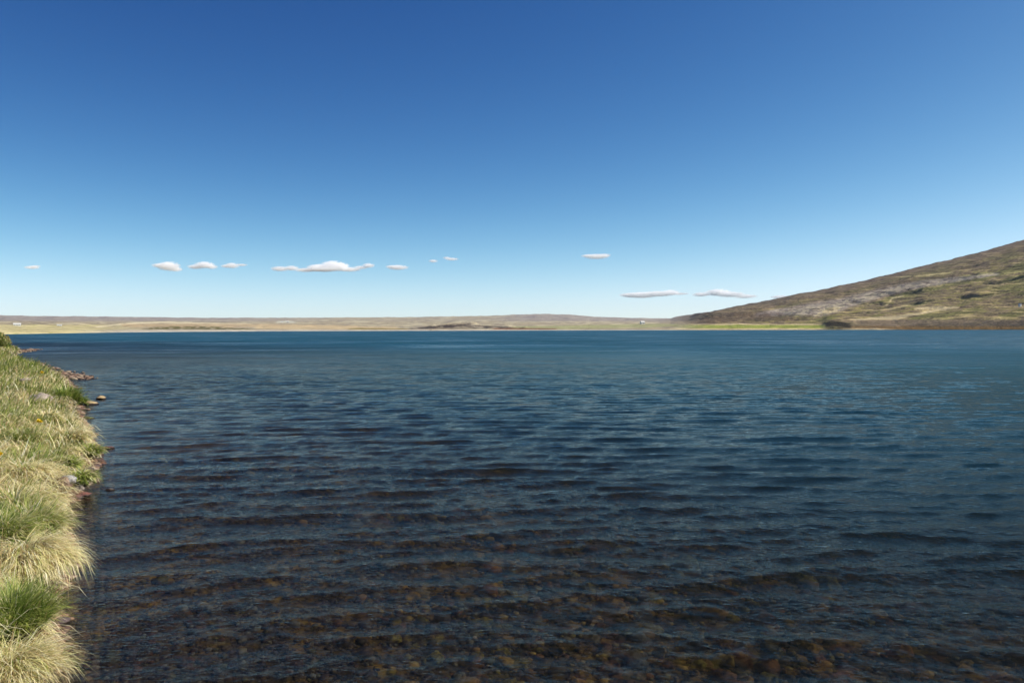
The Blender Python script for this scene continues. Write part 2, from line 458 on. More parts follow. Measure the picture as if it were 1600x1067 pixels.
# surface colour of the country: heath, scree, dry grass, meadow, plus painted gully shadows
def c3(c): return np.array(c)[None, None, :]
def lay(base, mask, c): return base * (1 - mask[..., None]) + np.asarray(c) * mask[..., None]
def seg_mask(pl, w, u, v, soft=0.5):
    """mask of a band along a polyline given at picture positions (u, v, half height)"""
    pl = np.array(pl, float)
    best = np.zeros_like(u)
    c = np.interp(u, pl[:, 0], pl[:, 1]); hw = np.interp(u, pl[:, 0], pl[:, 2])
    ok = smooth(pl[0, 0] - 4, pl[0, 0] + 4, u) * (1 - smooth(pl[-1, 0] - 4, pl[-1, 0] + 4, u))
    return ok * (1 - smooth(hw * (1 - soft), hw * (1 + soft), np.abs(v - c))) * w
jit = 1.2 * fbm(us_ / 30.0, vs_ / 3.0, 4, 111)
u, v = us_ + 3 * fbm(us_ / 9.0, vs_ / 2.0, 3, 113), vs_ + jit
na = fbm(us_ / 45.0, vs_ / 2.6, 5, 121); nb = fbm(us_ / 22.0 + vs_ * 0.25, vs_ / 2.2, 5, 123, 0.6); nc_ = fbm(us_ / 8.0, vs_ / 1.3, 4, 125)
shp = U.shape + (3,)
# plateau
plc = np.ones(shp) * c3((0.30, 0.245, 0.145))
plc = lay(plc, smooth(-0.05, 0.35, na), (0.40, 0.34, 0.20))
plc = lay(plc, smooth(0.0, 0.35, -nb) * 0.8, (0.20, 0.165, 0.115))
heath = smooth(0, 5, 504.5 - v) * interp(U, [(0, 1), (260, 1), (420, 0.75), (520, 0.2), (760, 0.25), (820, 0.9), (1040, 0.9)])
plc = lay(plc, heath * 0.85, (0.235, 0.20, 0.165))
plc = lay(plc, heath * smooth(0.0, 0.35, nb) * 0.7, (0.16, 0.135, 0.125))
plc = lay(plc, smooth(506, 509, v) * (1 - smooth(100, 260, U)) * 0.9, (0.44, 0.37, 0.17))
plc = lay(plc, smooth(506, 509, v) * (1 - smooth(100, 260, U)) * smooth(0.1, 0.4, nb) * 0.7, (0.30, 0.28, 0.09))
plc = lay(plc, seg_mask([(150, 511, 1), (180, 507.5, 1), (215, 504.5, 0.9), (260, 503.5, 0.9), (320, 505, 0.8), (400, 507, 0.7)], 0.85, u, v), (0.55, 0.46, 0.26))
plc = lay(plc, seg_mask([(190, 508.5, 2.5), (260, 508.5, 3), (420, 509, 2.6), (560, 511, 2)], 0.7, u, v), (0.40, 0.28, 0.14))
plc = lay(plc, seg_mask([(400, 511, 3), (500, 512, 3), (620, 512, 2)], 0.7, u, v), (0.46, 0.34, 0.17))
plc = lay(plc, seg_mask([(222, 514.3, 0.8), (250, 512.8, 2), (280, 512.2, 2.8), (330, 512.2, 2.4), (370, 514, 1.4), (402, 515, 0.6)], 1, u, v) * smooth(-0.35, 0.1, nc_), (0.10, 0.085, 0.025))
plc = lay(plc, seg_mask([(545, 514, 0.8), (575, 514, 1.4), (640, 514.3, 0.8)], 0.9, u, v), (0.20, 0.15, 0.04))
plc = lay(plc, seg_mask([(432, 503.5, 0.8), (445, 502.5, 1.6), (462, 503.5, 0.8)], 0.55, u, v), (0.52, 0.52, 0.38))
plc = lay(plc, seg_mask([(640, 513.5, 0.8), (670, 512, 2.2), (700, 510, 3.2), (730, 508.5, 4), (750, 511, 2.5), (790, 512, 1.2), (830, 513.5, 0.8)], 1.0, u, v) * smooth(-0.3, 0.05, nb), (0.05, 0.034, 0.024))
plc = lay(plc, seg_mask([(800, 512.5, 2.2), (900, 511, 3), (1010, 509, 3), (1060, 508, 2)], 0.7, u, v), (0.25, 0.25, 0.09))
plc = lay(plc, seg_mask([(770, 514, 1), (810, 513.8, 1.6), (870, 514, 1.0)], 0.9, u, v), (0.16, 0.08, 0.04))
plc = lay(plc, smooth(514.6, 515.4, vs_ + 1.0 * (us_ - 500) / 500.0 * (us_ < 500)) * (1 - smooth(1000, 1100, us_)) * smooth(90, 220, us_), (0.40, 0.35, 0.25))
# mountain
mtc = np.ones(shp) * c3((0.155, 0.118, 0.075))
mtc = lay(mtc, smooth(-0.02, 0.25, nb), (0.165, 0.145, 0.05))
mtc = lay(mtc, smooth(0.0, 0.25, fbm(us_ / 110.0 + 3, vs_ / 14.0 + us_ / 60.0, 3, 127)) * 0.7, (0.12, 0.125, 0.035))
mtc = lay(mtc, smooth(0.12, 0.38, na) * 0.8, (0.30, 0.24, 0.12))
mtc = lay(mtc, smooth(0.05, 0.4, -nb) * 0.9, (0.055, 0.040, 0.030))
mtc = lay(mtc, smooth(0.15, 0.45, nc_) * 0.5, (0.22, 0.19, 0.08))
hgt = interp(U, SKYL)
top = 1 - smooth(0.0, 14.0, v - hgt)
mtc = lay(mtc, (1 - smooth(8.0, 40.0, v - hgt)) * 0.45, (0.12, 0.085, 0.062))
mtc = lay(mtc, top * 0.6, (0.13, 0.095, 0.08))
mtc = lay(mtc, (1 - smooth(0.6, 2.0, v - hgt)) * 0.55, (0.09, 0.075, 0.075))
scree = seg_mask([(1180, 492, 3), (1230, 487, 6), (1275, 482, 9), (1310, 477, 9), (1350, 465, 7), (1400, 452, 6), (1440, 444, 5), (1500, 436, 3), (1560, 428, 2)], 0.9, u, v)
mtc = lay(mtc, scree * smooth(-0.45, 0.0, nb), (0.235, 0.205, 0.20))
mtc = lay(mtc, scree * smooth(0.05, 0.35, nc_) * 0.6, (0.075, 0.06, 0.065))  # dark notches: gully shadows painted into the scree colour
mtc = lay(mtc, seg_mask([(1270, 494, 0.5), (1285, 490, 3.5), (1300, 484.5, 5), (1312, 482, 2)], 0.85, u, v) * smooth(-0.4, 0.1, nc_), (0.34, 0.31, 0.29))
mtc = lay(mtc, seg_mask([(1060, 503, 2), (1110, 500, 6), (1160, 495, 7), (1200, 493, 6), (1240, 497, 5)], 0.85, u, v) * smooth(-0.25, 0.15, nb), (0.10, 0.065, 0.042))
mtc = lay(mtc, seg_mask([(1330, 500, 1), (1370, 498, 2.2), (1400, 496.5, 3), (1430, 491, 1.6), (1490, 480.5, 1.8), (1498, 481, 1)], 0.95, u, v), (0.50, 0.39, 0.20))
mtc = lay(mtc, seg_mask([(1430, 482.5, 1.6), (1460, 480.8, 2.0), (1496, 481, 1.2)], 0.95, u, v), (0.50, 0.40, 0.21))
mtc = lay(mtc, seg_mask([(1385, 477, 1), (1394, 466, 1.4), (1402, 464, 1), (1410, 463, 0.6)], 0.8, u, v), (0.45, 0.38, 0.20))
mtc = lay(mtc, seg_mask([(1340, 491, 0.7), (1380, 484, 1.0), (1420, 477, 0.8)], 0.55, u, v), (0.40, 0.32, 0.17))
mtc = lay(mtc, seg_mask([(1400, 433.5, 0.6), (1450, 430, 1), (1490, 425, 0.8)], 0.7, u, v), (0.34, 0.29, 0.15))
mtc = lay(mtc, seg_mask([(1500, 432, 1.6), (1540, 427, 2.2), (1600, 425, 2)], 0.55, u, v) * smooth(-0.2, 0.2, nb), (0.33, 0.29, 0.13))
mtc = lay(mtc, seg_mask([(1480, 496.5, 0.8), (1520, 494, 1.6), (1590, 497, 0.8)], 0.6, u, v), (0.36, 0.27, 0.14))
lowl = smooth(1300, 1345, U) * smooth(498.5, 500.5, v)
mtc = lay(mtc, lowl * 0.8, (0.15, 0.112, 0.078))
mtc = lay(mtc, lowl * smooth(0, 0.3, nc_) * 0.6, (0.17, 0.13, 0.10))
mtc = lay(mtc, lowl * smooth(508, 511, v) * 0.8, (0.16, 0.095, 0.028))
mtc = lay(mtc, seg_mask([(1270, 513, 1), (1300, 505.5, 5), (1330, 509, 3.5)], 0.9, u, v), (0.035, 0.028, 0.018))
# low coastal meadow and beach in front of the mountain
mtc = lay(mtc, smooth(1060, 1100, U) * (1 - smooth(1282, 1292, U)) * smooth(505.5, 507, v), (0.52, 0.43, 0.24))
grn = smooth(1040, 1075, U) * (1 - smooth(1284, 1292, U)) * smooth(506.8, 508, v)
mtc = lay(mtc, grn * 0.95, (0.17, 0.20, 0.035))
mtc = lay(mtc, smooth(512.8, 513.6, v) * (1 - smooth(1330, 1420, U)), (0.42, 0.37, 0.27))
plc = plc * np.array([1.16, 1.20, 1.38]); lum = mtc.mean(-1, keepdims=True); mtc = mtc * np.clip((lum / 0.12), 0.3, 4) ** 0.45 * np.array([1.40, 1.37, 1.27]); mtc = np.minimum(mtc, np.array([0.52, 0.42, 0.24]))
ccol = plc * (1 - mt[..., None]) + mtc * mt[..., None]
# keep the flat strip in front of the mountain low
verts = np.stack([Xw, Yw, Zw], -1).reshape(-1, 3)
gf = grid_faces(NT, len(us))
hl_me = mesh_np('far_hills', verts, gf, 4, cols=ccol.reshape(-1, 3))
m = N('far_country')
p = m.geo()
c = m.attr('tint').outputs['Color']
nn = m.noise(p, 0.02, 8, 0.65)
c = m.mix(1.0, c, m.ramp(nn, [(0.3, (0.72, 0.70, 0.70)), (0.7, (1.25, 1.25, 1.2))]), 'MULTIPLY')
far_hills = link('far_hills', hl_me, m.done(c, 0.95, m.bump(m.noise(p, 0.012, 8, 0.7), 0.8, 30.0), spec=0.1))
props(far_hills, kind='structure')

# ------------------------------------------------------------------ stones
def ico(sub):
    bm = bmesh.new(); bmesh.ops.create_icosphere(bm, subdivisions=sub, radius=1.0)
    v = np.array([x.co[:] for x in bm.verts]); f = np.array([[q.index for q in x.verts] for x in bm.faces]); bm.free()
    return v, f
ICO = {k: ico(k) for k in (1, 2, 3, 4)}

def stone_shape(sub, seed, sx=1.0, sy=1.0, sz=0.6, rough=0.25, facets=5):
    """a weathered stone: sphere cut by a few soft planes, then roughened"""
    v, f = ICO[sub]; v = v.copy()
    rg = np.random.default_rng(seed)
    for i in range(facets):
        n = rg.normal(size=3); n /= np.linalg.norm(n); d = rg.uniform(0.62, 0.88)
        o = v @ n - d
        v -= np.where(o > 0, o * 0.85, 0)[:, None] * n
    a = fbm(v[:, 0] * 1.4 + seed * 3.1, v[:, 1] * 1.4 + v[:, 2] * 1.9, 4, seed % 50)
    b = fbm(v[:, 2] * 4.4 + seed, v[:, 0] * 4.0 - v[:, 1] * 4.7, 3, seed % 37)
    v = v * (1 + rough * a + rough * 0.25 * b)[:, None]
    return v * np.array([sx, sy, sz]), f

def stone_mesh(name, sub, seed, **kw):
    v, f = stone_shape(sub, seed, **kw)
    return mesh_np(name, v, f, 3)

def rock_mat(name, base, dark, spots, scale=1.0, rough=0.85, wet=None):
    m = N(name); p = m.obj()
    a = m.noise(p, 2.2 * scale, 6, 0.65); b = m.noise(p, 9.0 * scale, 5, 0.7); g = m.noise(p, 38.0 * scale, 3, 0.6)
    c = m.ramp(a, [(0.32, dark), (0.52, base), (0.72, tuple(min(1, x * 1.35) for x in base))])
    c = m.mix(m.n('ShaderNodeMapRange', ins={0: b, 1: 0.56, 2: 0.68}).outputs[0], c, spots)
    c = m.mix(0.35, c, m.ramp(g, [(0.3, (0.25, 0.25, 0.25)), (0.7, (1.0, 1.0, 1.0))]), 'MULTIPLY')
    if wet:       # the foot of the stone stays wet from the waves
        z = m.n('ShaderNodeSeparateXYZ', ins={0: m.geo()}).outputs[2]
        w = m.n('ShaderNodeMapRange', ins={0: m.math('ADD', z, m.math('MULTIPLY', a, 0.06)), 1: wet, 2: wet + 0.03, 3: 1.0, 4: 0.0}).outputs[0]
        c = m.mix(w, c, (0.035, 0.022, 0.016))
        rr_ = m.n('ShaderNodeMapRange', ins={0: w, 3: rough, 4: 0.25}).outputs[0]
        return m.done(c, rr_, m.bump(b, 0.6, 0.02))
    return m.done(c, rough, m.bump(b, 0.7, 0.03))

M_pink = rock_mat('pink_grey_stone', (0.42, 0.34, 0.28), (0.26, 0.20, 0.17), (0.50, 0.47, 0.36))
M_tan = rock_mat('tan_wet_stone', (0.46, 0.33, 0.17), (0.22, 0.14, 0.07), (0.60, 0.48, 0.30), wet=0.045)
M_red = rock_mat('dark_red_stone', (0.20, 0.075, 0.055), (0.06, 0.03, 0.025), (0.36, 0.22, 0.19), wet=0.05)
M_grey = rock_mat('grey_lichen_stone', (0.42, 0.40, 0.37), (0.22, 0.20, 0.18), (0.62, 0.60, 0.54))
M_brown = rock_mat('brown_stone', (0.30, 0.20, 0.14), (0.14, 0.09, 0.065), (0.36, 0.33, 0.22))
M_pale = rock_mat('pale_stone', (0.62, 0.58, 0.50), (0.40, 0.36, 0.30), (0.7, 0.68, 0.62))
M_weed = rock_mat('weed_covered_stone', (0.11, 0.12, 0.03), (0.05, 0.045, 0.015), (0.20, 0.20, 0.06), wet=0.02)

def stone(u, v, w_px, mat, label, sz=0.6, z=None, seed=1, group=None, sy=0.9, lift=0.25, rot=None, sub=4, rough=0.25):
    """one stone centred on picture position (u, v), w_px wide in the photograph"""
    q = G(u, v, 0.0 if z is None else z)
    if z is None:
        for _ in range(8):
            q = G(u, v, max(0.0, float(ground_z(q[:1], q[1:2])[0])))
    d = math.hypot(q[0], q[1])
    rad = 0.5 * w_px * d / F
    o = link('stone', stone_mesh('stone', sub, seed, sx=1.0, sy=sy, sz=sz, rough=rough), mat)
    o.location = (q[0], q[1], q[2] + rad * sz * lift); o.scale = (rad,) * 3
    o.rotation_euler = (0, 0, rot if rot is not None else random.uniform(0, 6.28))
    props(o, label, 'stone', group)
    return o
stone(63, 627, 31, M_pink, 'large pale pinkish boulder half sunk in the grass of the bank', 0.62, seed=11, lift=0.25, rot=0.2)
stone(157, 623, 15, M_tan, 'smaller tan stone standing in the lake beside its larger yellow neighbour', 0.5, z=0.0, seed=12, lift=0.2)
stone(143, 631, 19, M_tan, 'low yellow tan stone in the water off the green rush clump', 0.4, z=0.0, seed=13, lift=0.15, rot=0.0)
stone(112, 639, 8, M_pale, 'small whitish stone at the waterline under the green rush clump', 0.6, z=0.03, seed=14)
stone(138, 653, 17, M_weed, 'olive weed covered stone just awash beside the bank', 0.25, z=0.0, seed=15, lift=0.0, rot=0.0)
stone(164, 700, 27, M_red, 'flat dark red stone barely breaking the lake surface', 0.18, z=0.0, seed=16, lift=0.1, rot=0.0, sy=0.5)
stone(98, 757, 26, M_brown, 'brown boulder at the grass edge, largest of the rocks by the waterline', 0.75, seed=17, z=0.16, lift=0.1)
stone(108, 751, 21, M_grey, 'light grey stone leaning on the brown boulder at the bank edge', 0.7, seed=18, z=0.2, lift=0.2)
stone(122, 764, 16, M_pink, 'rounded pinkish stone between the brown boulder and the water', 0.6, seed=19, z=0.04, lift=0.3)
stone(131, 775, 20, M_red, 'dark red wet stone furthest out of the waterline rocks', 0.45, z=0.0, seed=20, lift=0.3, rot=0.3)
stone(121, 779, 17, M_red, 'blackish red stone tucked under the tussock edge by the water', 0.5, z=0.0, seed=21, lift=0.3)
stone(126, 700, 12, M_red, 'reddish brown stone at the waterline below the bulge of the bank', 0.5, z=0.02, seed=27, lift=0.3)
stone(150, 752, 10, M_brown, 'small brown stone awash just outside the waterline boulders', 0.4, z=0.0, seed=28, lift=0.2)
stone(84, 930, 26, M_red, 'dark reddish stone under the overhang of the spilling straw tussock', 0.5, z=0.0, seed=29, lift=0.3)
stone(172, 765, 13, M_tan, 'small tan stone alone in the water off the red stones', 0.3, z=0.0, seed=22, lift=0.1, rot=0.0)
stone(39, 714, 12, M_pale, 'little pale stone lying in the straw coloured grass', 0.6, seed=23)
stone(113, 722, 10, M_grey, 'small grey pebble in the moss near the bank edge', 0.6, seed=24)
stone(40, 595, 15, M_pink, 'faded pink stone low in the grass behind the boulder', 0.4, seed=25)
stone(138, 640, 7, M_brown, 'tiny brown stone awash below the yellow tan stone', 0.4, z=0.0, seed=26)
for i, (u, v, w, lab) in enumerate(((84, 587, 9, 'brown stone at the root of the rubble spit'), (97, 590, 10, 'brown stone midway along the rubble spit'), (110, 590, 9, 'brown stone near the far end of the rubble spit'),
                                    (122, 591, 8, 'dark brown stone at the very tip of the rubble spit'), (60, 573, 8, 'brown stone on the second gravel point'), (73, 576, 7, 'brown stone at the tip of the second gravel point'),
                                    (48, 547, 8, 'pale brown stone at the tip of the furthest gravel point'))):
    stone(u, v, w, M_brown, lab, 0.45, z=0.02, seed=31 + i, lift=0.4, group='stones on the gravel spits', sub=3, sy=0.8)

# rubble of the three little gravel spits
def scatter_mesh(name, items, mat, sub=1):
    V = []; Fc = []; C = []; off = 0
    shapes = [stone_shape(sub, 200 + i, 1, 0.8, 0.55, 0.2, 3) for i in range(9)]
    for (x, y, z, s, col) in items:
        v, f = shapes[random.randrange(9)]
        a = random.uniform(0, 6.28); ca, sa = math.cos(a), math.sin(a)
        w = v * s
        w = np.stack([w[:, 0] * ca - w[:, 1] * sa + x, w[:, 0] * sa + w[:, 1] * ca + y, w[:, 2] + z], -1)
        V.append(w); Fc.append(f + off); off += len(v); C.append(np.tile(col, (len(v), 1)))
    me = mesh_np(name, np.vstack(V), np.vstack(Fc), 3, cols=np.vstack(C))
    return link(name, me, mat)
m = N('pebble')
c = m.attr('tint').outputs['Color']
c = m.mix(0.6, c, m.ramp(m.noise(m.geo(), 30.0, 5, 0.7), [(0.3, (0.4, 0.4, 0.4)), (0.7, (1.1, 1.1, 1.1))]), 'MULTIPLY')
M_peb = m.done(c, 0.7)
items = []
for (u0, v0, u1, v1, hw) in ((72, 584, 126, 592, 1.1), (24, 566, 78, 577, 0.9), (28, 549, 58, 546, 0.7), (14, 552, 50, 548, 0.7)):
    A = G(u0, v0); B = G(u1, v1)
    for k in range(420):
        t_ = random.random() ** 1.2; q = A + (B - A) * t_
        wd = hw * (1 - 0.75 * t_)
        x = q[0] + random.gauss(0, 0.3) ; y = q[1] + random.gauss(0, wd)
        s_ = random.uniform(0.05, 0.17)
        z = 0.12 * (1 - t_) * math.exp(-((y - q[1]) / (wd + 0.05)) ** 2) + random.uniform(-0.03, 0.03)
        b = random.uniform(0.6, 1.2)
        items.append((x, y, z, s_, random.choice(((0.20, 0.12, 0.08), (0.27, 0.18, 0.12), (0.14, 0.085, 0.06), (0.34, 0.26, 0.18)))))
        items[-1] = items[-1][:4] + (tuple(b * k_ for k_ in items[-1][4]),)
props(scatter_mesh('spit_rubble', items, M_peb), kind='stuff')

# broken stones and clods along the foot of the bank
items = []
for k in range(5200):
    d = 4.0 * math.exp(random.random() * 2.0); i_ = random.randrange(len(pts) - 8); t_ = random.random()
    q = np.array(pts[i_]) * (1 - t_) + np.array(pts[i_ + 1]) * t_
    x, y = q[0] + random.gauss(0.06, 0.12), q[1] + random.gauss(0, 0.12)
    sc = random.choice((0.015, 0.02, 0.03, 0.045, 0.065)) * (0.7 + 0.05 * math.hypot(x, y))
    items.append([x, y, 0, sc, random.choice(((0.16, 0.08, 0.05), (0.10, 0.055, 0.04), (0.22, 0.13, 0.08), (0.30, 0.22, 0.15), (0.07, 0.045, 0.03)))])
zz = ground_z(np.array([i[0] for i in items]), np.array([i[1] for i in items]))
items = [(i[0], i[1], float(z) + i[3] * 0.15, i[3], i[4]) for i, z in zip(items, zz) if z < 0.22]
props(scatter_mesh('shore_rubble', items, M_peb), kind='stuff')

# pebbles and cobbles on the lake bed
items = []
cols = ((0.08, 0.042, 0.038), (0.10, 0.07, 0.065), (0.06, 0.036, 0.04), (0.13, 0.085, 0.05), (0.24, 0.21, 0.18), (0.05, 0.032, 0.03), (0.12, 0.05, 0.035), (0.12, 0.10, 0.04), (0.07, 0.05, 0.055), (0.09, 0.055, 0.05))
warm = ((0.42, 0.22, 0.05), (0.30, 0.22, 0.05), (0.28, 0.11, 0.04), (0.50, 0.32, 0.09), (0.10, 0.06, 0.03), (0.16, 0.12, 0.05), (0.08, 0.05, 0.03))
for k in range(30000):
    d = 4.2 * math.exp(random.random() * 1.35); a = R(random.uniform(-36, 34))
    x, y = d * math.sin(a), d * math.cos(a)
    rt_ = float(smooth(-0.15, 0.25, a + 0.03 * d - 0.1))
    if random.random() < rt_ * 0.68: continue
    items.append([x, y, 0, min(0.06, 0.009 * math.exp(abs(random.gauss(0, 0.65)))) * (1 + 0.05 * d) * (1 + 0.8 * rt_), random.choice(cols if random.random() > rt_ * 0.75 else warm)])
XX = np.array([i[0] for i in items]); YY = np.array([i[1] for i in items])
sdd = shore_dist(XX, YY); zz = ground_z(XX, YY, sdd)
items = [(i[0], i[1], float(z) + i[3] * 0.2, i[3], i[4]) for i, z, q in zip(items, zz, sdd) if q < 0.02]
props(scatter_mesh('bed_pebbles', items, M_peb), kind='stuff')

bed_mats = [rock_mat('submerged_ochre_stone', (0.68, 0.38, 0.10), (0.24, 0.12, 0.04), (0.62, 0.42, 0.10)),
            rock_mat('submerged_olive_stone', (0.48, 0.36, 0.08), (0.12, 0.09, 0.03), (0.55, 0.42, 0.10)),
            rock_mat('submerged_rust_stone', (0.34, 0.14, 0.06), (0.08, 0.04, 0.025), (0.46, 0.26, 0.12)),
            rock_mat('submerged_grey_stone', (0.24, 0.20, 0.17), (0.08, 0.06, 0.06), (0.35, 0.30, 0.25))]
bed_names = ('ochre', 'olive brown', 'rusty brown', 'dull grey')
protos = []
for mi in range(4):
    for k in range(3):
        me = stone_mesh('submerged_stone', 3, 60 + mi * 7 + k, sx=1.0, sy=0.8, sz=0.6, rough=0.55, facets=9)
        me.materials.append(bed_mats[mi]); protos.append((mi, me))
placed = []; tries = 0
while len(placed) < 290 and tries < 12000:
    tries += 1
    d = 4.7 * math.exp(random.random() ** 1.3 * 0.9); a = R(random.uniform(-20, 34))
    x, y = d * math.sin(a), d * math.cos(a)
    rad = min(0.19, 0.055 * math.exp(abs(random.gauss(0, 0.55))))
    if random.random() > smooth(-0.22, 0.12, a + 0.02 * (d - 5)): continue
    if any((x - p_[0]) ** 2 + (y - p_[1]) ** 2 < (0.75 * (rad + p_[2])) ** 2 for p_ in placed): continue
    placed.append((x, y, rad))
zz = ground_z(np.array([p_[0] for p_ in placed]), np.array([p_[1] for p_ in placed]))
for (x, y, rad), z in zip(placed, zz):
    if z > -rad * 1.0 - 0.05: rad = max(0.03, (-z - 0.05) * 0.8)
    mi, me = random.choice(protos)
    o = bpy.data.objects.new('submerged_stone', me); COL.objects.link(o)
    o.location = (x, y, z + rad * 0.15); o.scale = (rad, rad, rad); o.rotation_euler = (0, 0, random.uniform(0, 6.28))
    size = 'large' if rad > 0.115 else 'medium' if rad > 0.078 else 'small'
    where = 'nearest the bank' if y < 5.5 else 'close to the camera' if y < 6.3 else 'some way out from the bank' if y < 8.5 else 'far out in deeper water'
    pu = 800 + F * x / y
    side = 'far left' if pu < 420 else 'left' if pu < 600 else 'left of middle' if pu < 750 else 'middle' if pu < 900 else 'right of middle' if pu < 1050 else 'right' if pu < 1250 else 'far right'
    props(o, '%s %s stone underwater %s, %s' % (size, bed_names[mi], where, side), 'stone', 'stones on the shallow lake bed')

# ------------------------------------------------------------------ grass
GREEN = np.array(((0.20, 0.28, 0.045), (0.32, 0.38, 0.07), (0.10, 0.16, 0.025), (0.46, 0.48, 0.14)))
STRAW = np.array(((0.84, 0.72, 0.42), (0.74, 0.65, 0.34), (0.88, 0.80, 0.56), (0.46, 0.32, 0.15), (0.70, 0.66, 0.30)))

def blades(name, root, length, width, az_, lean, droop, col, mat):
    """curved tapering blades; root (n,3), az_ direction of lean, lean 0 upright .. 1 flat"""
    n = len(root)
    T_ = np.array([0.0, 0.36, 0.72, 1.0])
    dx, dy = np.cos(az_), np.sin(az_)
    px_, py_ = -dy, dx
    V = []
    for k, t_ in enumerate(T_):
        ang = lean + droop * t_ ** 1.3                       # angle from vertical, grows along the blade
        along = length * t_
        hx = along * np.sin(np.clip(ang * 0.8, 0, 2.4)); hz = along * np.cos(np.clip(ang * 0.8, 0, 2.4))
        c = root + np.stack([dx * hx, dy * hx, hz], -1)
        w = width * (1.0, 0.85, 0.55, 0.0)[k] * 0.5
        o = np.stack([px_ * w, py_ * w, 0 * w], -1)
        if k < 3: V += [c - o, c + o]
        else: V += [c]
    V = np.stack(V, 1).reshape(-1, 3)                        # 7 per blade
    b = (np.arange(n) * 7)[:, None]
    quads = np.concatenate([b + [0, 1, 3, 2], b + [2, 3, 5, 4]], 1).reshape(-1, 4)
    tris = b + np.array([4, 5, 6])
    loops = np.concatenate([quads.ravel(), tris.ravel()])
    sizes = np.concatenate([np.full(len(quads), 4), np.full(len(tris), 3)])
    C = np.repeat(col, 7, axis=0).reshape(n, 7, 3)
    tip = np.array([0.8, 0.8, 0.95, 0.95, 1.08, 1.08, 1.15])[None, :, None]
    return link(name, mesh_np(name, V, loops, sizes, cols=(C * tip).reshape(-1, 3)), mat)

m = N('grass_blade')
c = m.attr('tint').outputs['Color']
d_ = m.n('ShaderNodeBsdfDiffuse', ins={'Color': c}).outputs[0]
tl = m.n('ShaderNodeBsdfTranslucent', ins={'Color': c}).outputs[0]
g_ = m.n('ShaderNodeBsdfGlossy', ins={'Color': (1, 1, 1, 1), 'Roughness': 0.45}).outputs[0]
a_ = m.n('ShaderNodeMixShader', ins={0: 0.42, 1: d_, 2: tl}).outputs[0]
b_ = m.n('ShaderNodeMixShader', ins={0: 0.03, 1: a_, 2: g_}).outputs[0]
m.t.links.new(b_, m.out.inputs[0]); M_grass = m.m

def blade_cols(n, green, rg):
    """green 0..1 per blade: the chance that it is a living one"""
    g = rg.random(n) < green
    c = np.where(g[:, None], GREEN[rg.integers(0, 4, n)], STRAW[rg.integers(0, 5, n)])
    return np.minimum(c * rg.uniform(0.75, 1.3, n)[:, None], 0.95)

rg = np.random.default_rng(21)
def field(n, r0_, r1_, a0, a1, power=1.0):
    r_ = r0_ * (r1_ / r0_) ** (rg.random(n) ** power); a = np.radians(rg.uniform(a0, a1, n))
    x, y = r_ * np.sin(a), r_ * np.cos(a)
    s = shore_dist(x, y); k = s > 0.03
    return x[k], y[k], s[k], r_[k]
parts_ = [field(150000, 4.2, 130, -41, -17, 0.8), field(60000, 4.2, 22, -38, -20), field(16000, 1.0, 9, -180, 180)]
x = np.concatenate([q[0] for q in parts_]); y = np.concatenate([q[1] for q in parts_]); s = np.concatenate([q[2] for q in parts_]); r_ = np.concatenate([q[3] for q in parts_])
z = ground_z(x, y, s)
n = len(x)
greenish = 0.27 + 1.2 * fbm(x * 0.9, y * 0.7, 4, 131) + 0.12 * smooth(14, 30, r_)
bush = np.clip(1 + 1.0 * fbm(x * 1.7, y * 1.7, 3, 133), 0.45, 1.6)
far_ = smooth(8, 60, r_)
length = rg.uniform(0.10, 0.30, n) * bush * (1 + 0.9 * far_)
width = np.maximum(0.0048, 0.00085 * r_) * rg.uniform(0.8, 1.4, n)
comb = 0.2 + 2.6 * fbm(x * 0.55, y * 0.55, 3, 135)            # dominant lie of the grass
az_ = comb + rg.normal(0, 0.75, n)
near_edge = np.exp(-np.clip(s, 0, 9) / 0.25)
az_ = az_ * (1 - near_edge) + rg.normal(-0.2, 0.6, n) * near_edge
gre = rg.random(n) < np.clip(greenish, 0.05, 0.85)
lean = np.where(gre, rg.uniform(0.1, 0.7, n), rg.uniform(0.5, 1.5, n))
droop = np.where(gre, rg.uniform(0.2, 0.9, n), rg.uniform(0.4, 1.5, n)) + 0.4 * near_edge
col = blade_cols(n, gre.astype(float) * 2 - 0.5, rg)
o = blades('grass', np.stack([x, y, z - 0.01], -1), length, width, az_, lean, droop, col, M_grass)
props(o, kind='stuff')

n2 = 9000
k = rg.choice(n, n2, replace=False); k = k[r_[k] < 45]; n2 = len(k)
o = blades('loose_straw', np.stack([x[k], y[k], z[k] + 0.02], -1), rg.uniform(0.2, 0.5, n2), np.maximum(0.005, 0.0008 * r_[k]), rg.normal(-0.3, 1.4, n2),
           rg.uniform(0.3, 1.4, n2), rg.uniform(0.2, 1.6, n2), blade_cols(n2, np.full(n2, 0.06), rg) * 1.1, M_grass)
props(o, kind='stuff')

